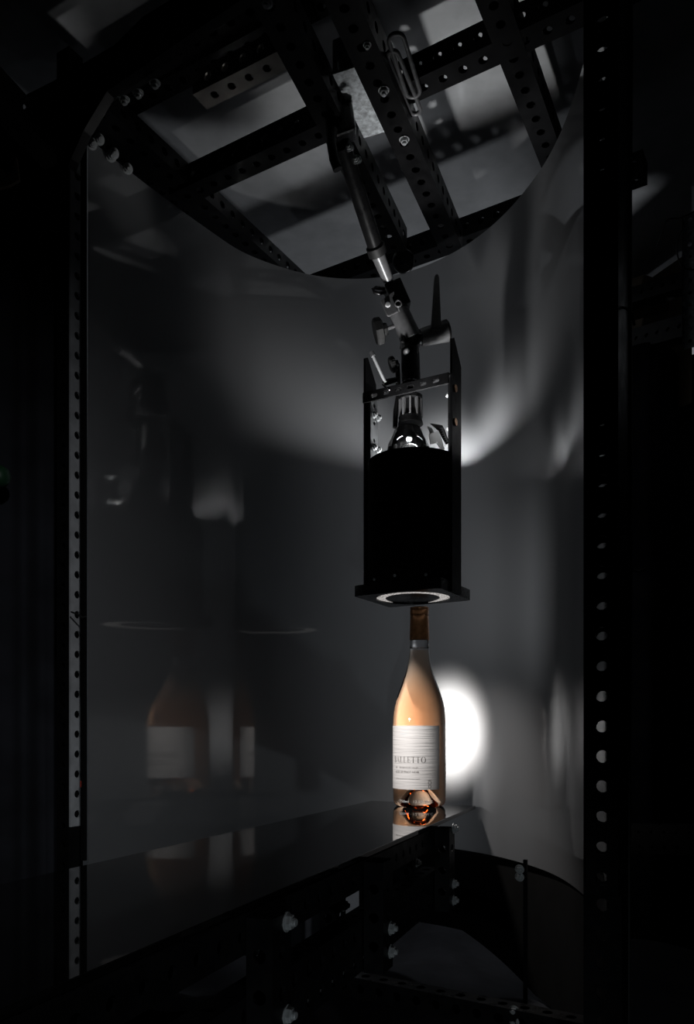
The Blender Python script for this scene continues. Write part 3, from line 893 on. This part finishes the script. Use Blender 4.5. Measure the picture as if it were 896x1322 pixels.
# clamp jaw block, plate and screw
bm = B()
ja, jb = Q(519, 398), Q(505, 366)
jx = (jb-ja)/2
add_box(bm, (ja+jb)/2+Vector((.001, .004, 0)), jx, Vector((jx.z, 0, -jx.x)).normalized()*.0125, (0, .013, 0), .002)
jw = obj('jaw', bm, M_SATIN, bo)
bm = B()
add_prism(bm, [Q(491.5, 388, -.016), Q(508.5, 375.5, -.016), Q(509.5, 378, -.016), Q(506.5, 384, -.016), Q(514, 402, -.016), Q(502, 408, -.016), Q(499.5, 407, -.016)], (0, .003, 0))
bmesh.ops.bevel(bm, geom=list(bm.edges), offset=.0006, segments=2, affect='EDGES')
jp = tag(obj('jaw_plate', bm, M_GREYPL, jw), 'grey jaw plate with a pale screw')
bm = B(); add_rev(bm, Q(500.5, 393.5, -.016), (0, -1, 0), [(.0038, 0), (.0038, .001), (.003, .0018), (0, .002)], 20)
obj('screw', bm, M_WHITEPL, jp, 40)
bm = B(); add_path(bm, [Q(514, 392, -.017)+Vector((.0042*math.cos(t), 0, .0042*math.sin(t))) for t in [2*PI*i/20 for i in range(20)]], .0013, 8, True)
add_tube(bm, Q(514, 396, -.016), Q(515.5, 402, -.014), .0014, .0014, 10)
obj('ring_screw', bm, M_GREYPL, jw, 60)
bm = B(); add_path(bm, [Q(498, 377, -.01), Q(489, 379, -.012), Q(483, 377, -.012), Q(481.5, 373.5, -.012), Q(485, 371.5, -.012), Q(497, 373, -.01)], .0026, 10)
obj('jaw_lever', bm, M_SATIN, bo, 60)
# arm: thin rod, tapered sleeve, tube, and the clamp on the strut
A0, A1, A2, A3, A4 = Q(507, 374), P(497, 357, 1.120), P(501.5, 360, 1.118), P(487, 325, 1.090), P(440, 182, .985)
tube('arm_rod', Q(507.5, 374), P(499, 356, 1.120), .0052, .0052, M_SATIN, bo)
tube('arm_sleeve', P(501.0, 361, 1.120), P(487.5, 328, 1.092), .0078, .0096, M_GREYPL, bo)
tube('arm_tube', P(488, 329, 1.093), P(443, 190, .992), .0105, .0105, M_SATIN, bo)
bm = B(); add_rev(bm, P(488, 329, 1.093), P(443, 190, .992)-P(488, 329, 1.093), [(.0105, 0), (.0132, .001), (.0132, .012), (.0110, .014)], 28)
obj('arm_collar', bm, M_RUBBER, bo, 35)
bm = B()
ca = P(442, 178, .985); cb = P(436, 140, .985)
add_box(bm, (ca+cb)/2, (ca-cb)*.58, Vector((.017, 0, .006)), Vector((0, .017, .004)), .004)
cl = obj('strut_clamp', bm, M_SATIN, bo)
bm = B(); add_rev(bm, P(444, 138, .98), (0.4, -.7, .2), [(.010, -.02), (.010, 0), (.0085, .003), (0, .004)], 24)
obj('clamp_screw', bm, M_RUBBER, cl, 40)
bm = B()
add_path(bm, [P(430, 168, .965), P(428, 186, .962), P(431, 205, .962), P(436, 219, .964)], .0058, 12)
obj('clamp_lever', bm, M_RUBBER, cl, 60)
for px, py in ((451, 190), (459.5, 206)):
    bolt(P(px, py, .972), (-.3, -1, -.2), cl, .5)
bm = B(); add_rev(bm, P(520, 338, 1.27), (.25, -1, -.35), [(.0172, 0), (.0178, .002), (.0178, .006), (.016, .008), (.006, .009), (.006, .012), (0, .0125)], 32)
tag(obj('end_disc', bm, M_SATIN, fr, 40), 'round black disc at the end of a strut')

# ================================================================== SURROUNDINGS
# black board under the sheet
bm = B()
cv = [c for c in CURVE if c[0] > .16 and c[1] > .03]
rows = [[bm.verts.new(W(c[0], c[1]+dy, z-(.0 if z > -.2 else .05*min(1, max(0, (c[0]-.34)/.14))))) for c in cv] for z, dy in ((-.305, .008), (-.178, .008), (-.178, .014), (-.305, .014))]
for a, b in zip(rows, rows[1:]+rows[:1]):
    for i in range(len(a)-1): bm.faces.new((a[i], a[i+1], b[i+1], b[i]))
tag(obj('black_board', bm, M_MATTE, sm=60), 'curved matte black board hanging below the sheet edge', 'board')
# platform with crumpled cloth
bm = B()
nx_, ny_ = 90, 70
random.seed(3)
waves = [(random.uniform(4, 26), random.uniform(0, 2*PI), random.uniform(0, 6.28), random.uniform(.0015, .006)) for _ in range(16)]
def crump(x, y):
    return sum(a*math.sin(k*(x*math.cos(t)+y*math.sin(t))+ph) for k, t, ph, a in waves)
gv = [[bm.verts.new(W(-.37+1.12*i/nx_, .085+(.255+.36*min(1, max(0, (-.37+1.12*i/nx_-.08)/.08)))*j/ny_, -.372+crump(-.45+1.2*i/nx_, .085+.615*j/ny_))) for i in range(nx_+1)] for j in range(ny_+1)]
for j in range(ny_):
    for i in range(nx_): bm.faces.new((gv[j][i], gv[j][i+1], gv[j+1][i+1], gv[j+1][i]))
tag(obj('black_cloth', bm, M_CLOTH, sm=80), 'crumpled black cloth spread below the shelf and the sheet', 'cloth')
bm = B(); add_box(bm, W(.19, .215, -.44), UV*.545, VV*.115, ZV*.035)
add_box(bm, W(.435, .51, -.44), UV*.30, VV*.18, ZV*.035)
for su, sv in ((-.30, .14), (.68, .14), (-.30, .29), (.68, .64), (.18, .64)):
    add_box(bm, W(su, sv, -.475-(EYE-.475)/2), UV*.03, VV*.03, ZV*((EYE-.475)/2))
tag(obj('work_table', bm, M_BLACK), 'black table hidden under the crumpled cloth', 'table')
# hanging cloth with folds: behind the shelf, and the big curtain at the side
def curtain(name, pts, z0, z1, depth, freq, m, label, cat, top=None):
    bm = B()
    n = 140
    pts = [Vector(p) for p in pts]
    path = catmull(pts, n//(len(pts)-1))
    nr = 10
    rows = []
    for j in range(nr+1):
        f = j/nr
        row = []
        for i, p in enumerate(path):
            a = path[max(0, i-1)]; b = path[min(len(path)-1, i+1)]
            t = (b-a).normalized(); nrm = Vector((-t.y, t.x, 0))
            s = i/len(path)
            zt = z1 if top is None else top(s)
            off = depth*(1-.35*f)*(math.sin(freq*s*6.28+.5*math.sin(3*f))+.5*math.sin(freq*2.3*s*6.28+1.1+f))
            row.append(bm.verts.new((p.x+nrm.x*off, p.y+nrm.y*off, z0+(zt-z0)*f)))
        rows.append(row)
    for a, b in zip(rows, rows[1:]):
        for i in range(len(a)-1): bm.faces.new((a[i], a[i+1], b[i+1], b[i]))
    return tag(obj(name, bm, m, sm=80), label, cat)
curtain('backing_cloth', [W(-.95, 1.05, 0), W(-.62, 1.09, 0), W(-.30, 1.13, 0)], .02, EYE-.10, .010, 9, M_DRAPE, 'dark cloth hanging in folds, seen through the gaps of the shelf truss', 'cloth')
curtain('shade_curtain', [(-1.3, .60, 0), (-.8, .88, 0), (-.398, 1.095, 0)], .02, EYE+.84, .014, 9, M_VELVET, 'added black curtain standing in for the darkness beyond the grey upright', 'curtain')  # added to keep this side dark, hiding the pale wall
curtain('side_curtain', [(.47, 1.40, 0), (.8, 1.5, 0), (1.2, 1.5, 0), (1.7, 1.3, 0)], 0.02, EYE+.8, .018, 7, M_VELVET, 'black velvet curtain at the side of the rig, below the storage rack', 'curtain',
        top=lambda s: EYE+.69+.06*s)
# perforated rail in front of the curtain
ra, rb = P(800, 1082, 1.12), P(960, 1085, 1.02)
tag(perf('perforated_rail', ra, rb, VV, .02, M_SATIN, None, h=.040, rows=2, pitch=.0165, hole=.0042), 'black perforated rail with two rows of tiny lit holes before the curtain', 'rail')
# storage rack
rk = thing('storage_rack', 'dark storage rack of perforated shelf rails behind the side of the rig', 'rack', (.78, 1.55, EYE+.5))
def rp(px, py): return P(px, py, 1.50-(px-800)*.0016)
for (pa, pb, hh) in (((790, 394), (930, 352), .030), ((790, 450), (930, 412), .040)):
    perf('shelf_rail', rp(*pa), rp(*pb), VV, .025, M_BLACK, rk, h=hh, hole=.008)
for px in (793, 925):
    bm = B(); q_ = rp(px, 400); q_.z = (EYE+.86)/2
    add_box(bm, q_+Vector((0, .03, 0)), (.012, 0, 0), (0, .012, 0), (0, 0, (EYE+.86)/2-.001))
    obj('rack_upright', bm, M_BLACK, rk)
bm = B()
A, Bq = rp(775, 470)+Vector((0, .19, 0)), rp(960, 470)+Vector((0, .19, 0))
A.z = Bq.z = EYE+.735
add_box(bm, (A+Bq)/2, (Bq-A)/2, Vector((0, .004, 0)), (0, 0, .138))
obj('screen_panel', bm, M_BOX, rk)  # added dark panel that blocks the bright wall behind the rack
for k, (pa, pb, hh) in enumerate((((815, 362), (884, 339), .024), ((815, 418), (884, 396), .022), ((815, 462), (884, 444), .012))):
    A, Bq = rp(*pa)+Vector((0, .10, 0)), rp(*pb)+Vector((0, .10, 0))
    x, y, z = frame_of(Bq-A, ZV)
    bm = B(); add_box(bm, (A+Bq)/2, (Bq-A)/2, y*hh, z*.05, .003)
    tag(obj('storage_box', bm, M_BOX), ('brown box on the rack, topmost of the pile', 'brown box on the rack, second from the top', 'flat brown box at the bottom of the rack')[k], 'box', 'boxes on the storage rack')
# galvanised slotted upright
ua, ub = P(890, 446, 1.30), P(890, 272, 1.30)
tag(perf('slotted_upright', ua, ub, UV, .020, M_GALV, None, h=.020, faces='yZ', pitch=.02, hole=.007), 'bluish galvanised slotted upright before the storage rack', 'upright')
# cables
def cable(pts, r, label):
    bm = B(); add_path(bm, [Vector(p) for p in catmull([Vector(p) for p in pts], 10)], r, 8)
    return tag(obj('cable', bm, M_RUBBER, sm=60), label, 'cable')
cable([P(905, 268, 1.3), P(880, 281, 1.3), P(862, 284, 1.3), P(854, 302, 1.32), P(848, 318, 1.34)], .0012, 'thin black cable sagging across the storage rack')
cable([P(884, 290, 1.3), P(874, 315, 1.3), P(878, 340, 1.3), P(890, 348, 1.3), P(905, 346, 1.3)], .0012, 'thin black cable looping round the slotted upright')
cable([P(812, -20, .70), P(814, 40, .70), P(813, 300, .70), P(813, 700, .70), P(812, 1000, .70), P(811, 1400, .70)], .0020, 'black cable running down the outer side of the dark upright')
def tie(pts, label):
    bm = B(); add_path(bm, [Vector(p) for p in pts], .0011, 6)
    return tag(obj('cable_tie', bm, M_RUBBER, sm=60), label, 'cable tie')
tie([P(800, 396, .665), P(808, 398, .66), P(816, 406, .665), P(819, 420, .67)], 'black cable tie on the dark upright, level with the lamp lever')
tie([P(796, 722, .665), P(804, 728, .66), P(812, 735, .665), P(824, 738, .67), P(834, 734, .675)], 'black cable tie with a loose tail on the dark upright, beside the lamp can')
tie([P(92, 790, .98), P(100, 793, .975), P(106, 797, .975), P(112, 796, .975)], 'black cable tie round the grey upright')
# beam end and bracket in the upper corner
ga, gb = P(-30, 92, .94), P(72, 200, 1.04)
x, y, z = frame_of(gb-ga, ZV)
tag(perf('timber_beam', ga, gb, ZV, .034, M_WOOD, None, h=.034, pitch=.06, hole=.013), 'weathered grey beam with a round hole, running into the upper corner', 'beam')
bm = B()
add_prism(bm, [P(-6, 214, .95), P(8, 222, .95), P(17, 222, .95), P(19, 203, .95), P(21, 203, .95), P(25, 232, .95), P(12, 239, .95), P(-6, 244, .95)], (0, .004, 0))
cb_ = tag(obj('angle_bracket', bm, M_TAN), 'small rusty tan bracket below the grey beam', 'bracket')
bm = B()
add_rev(bm, P(-2, 615, 1.0), (1, -.2, 0), [(.010, -.02), (.013, -.01), (.0135, .006), (.009, .012), (0, .014)], 24)
tag(obj('green_knob', bm, M_GREEN, sm=50), 'small dark green knob at the edge of the darkness beside the grey upright', 'knob')
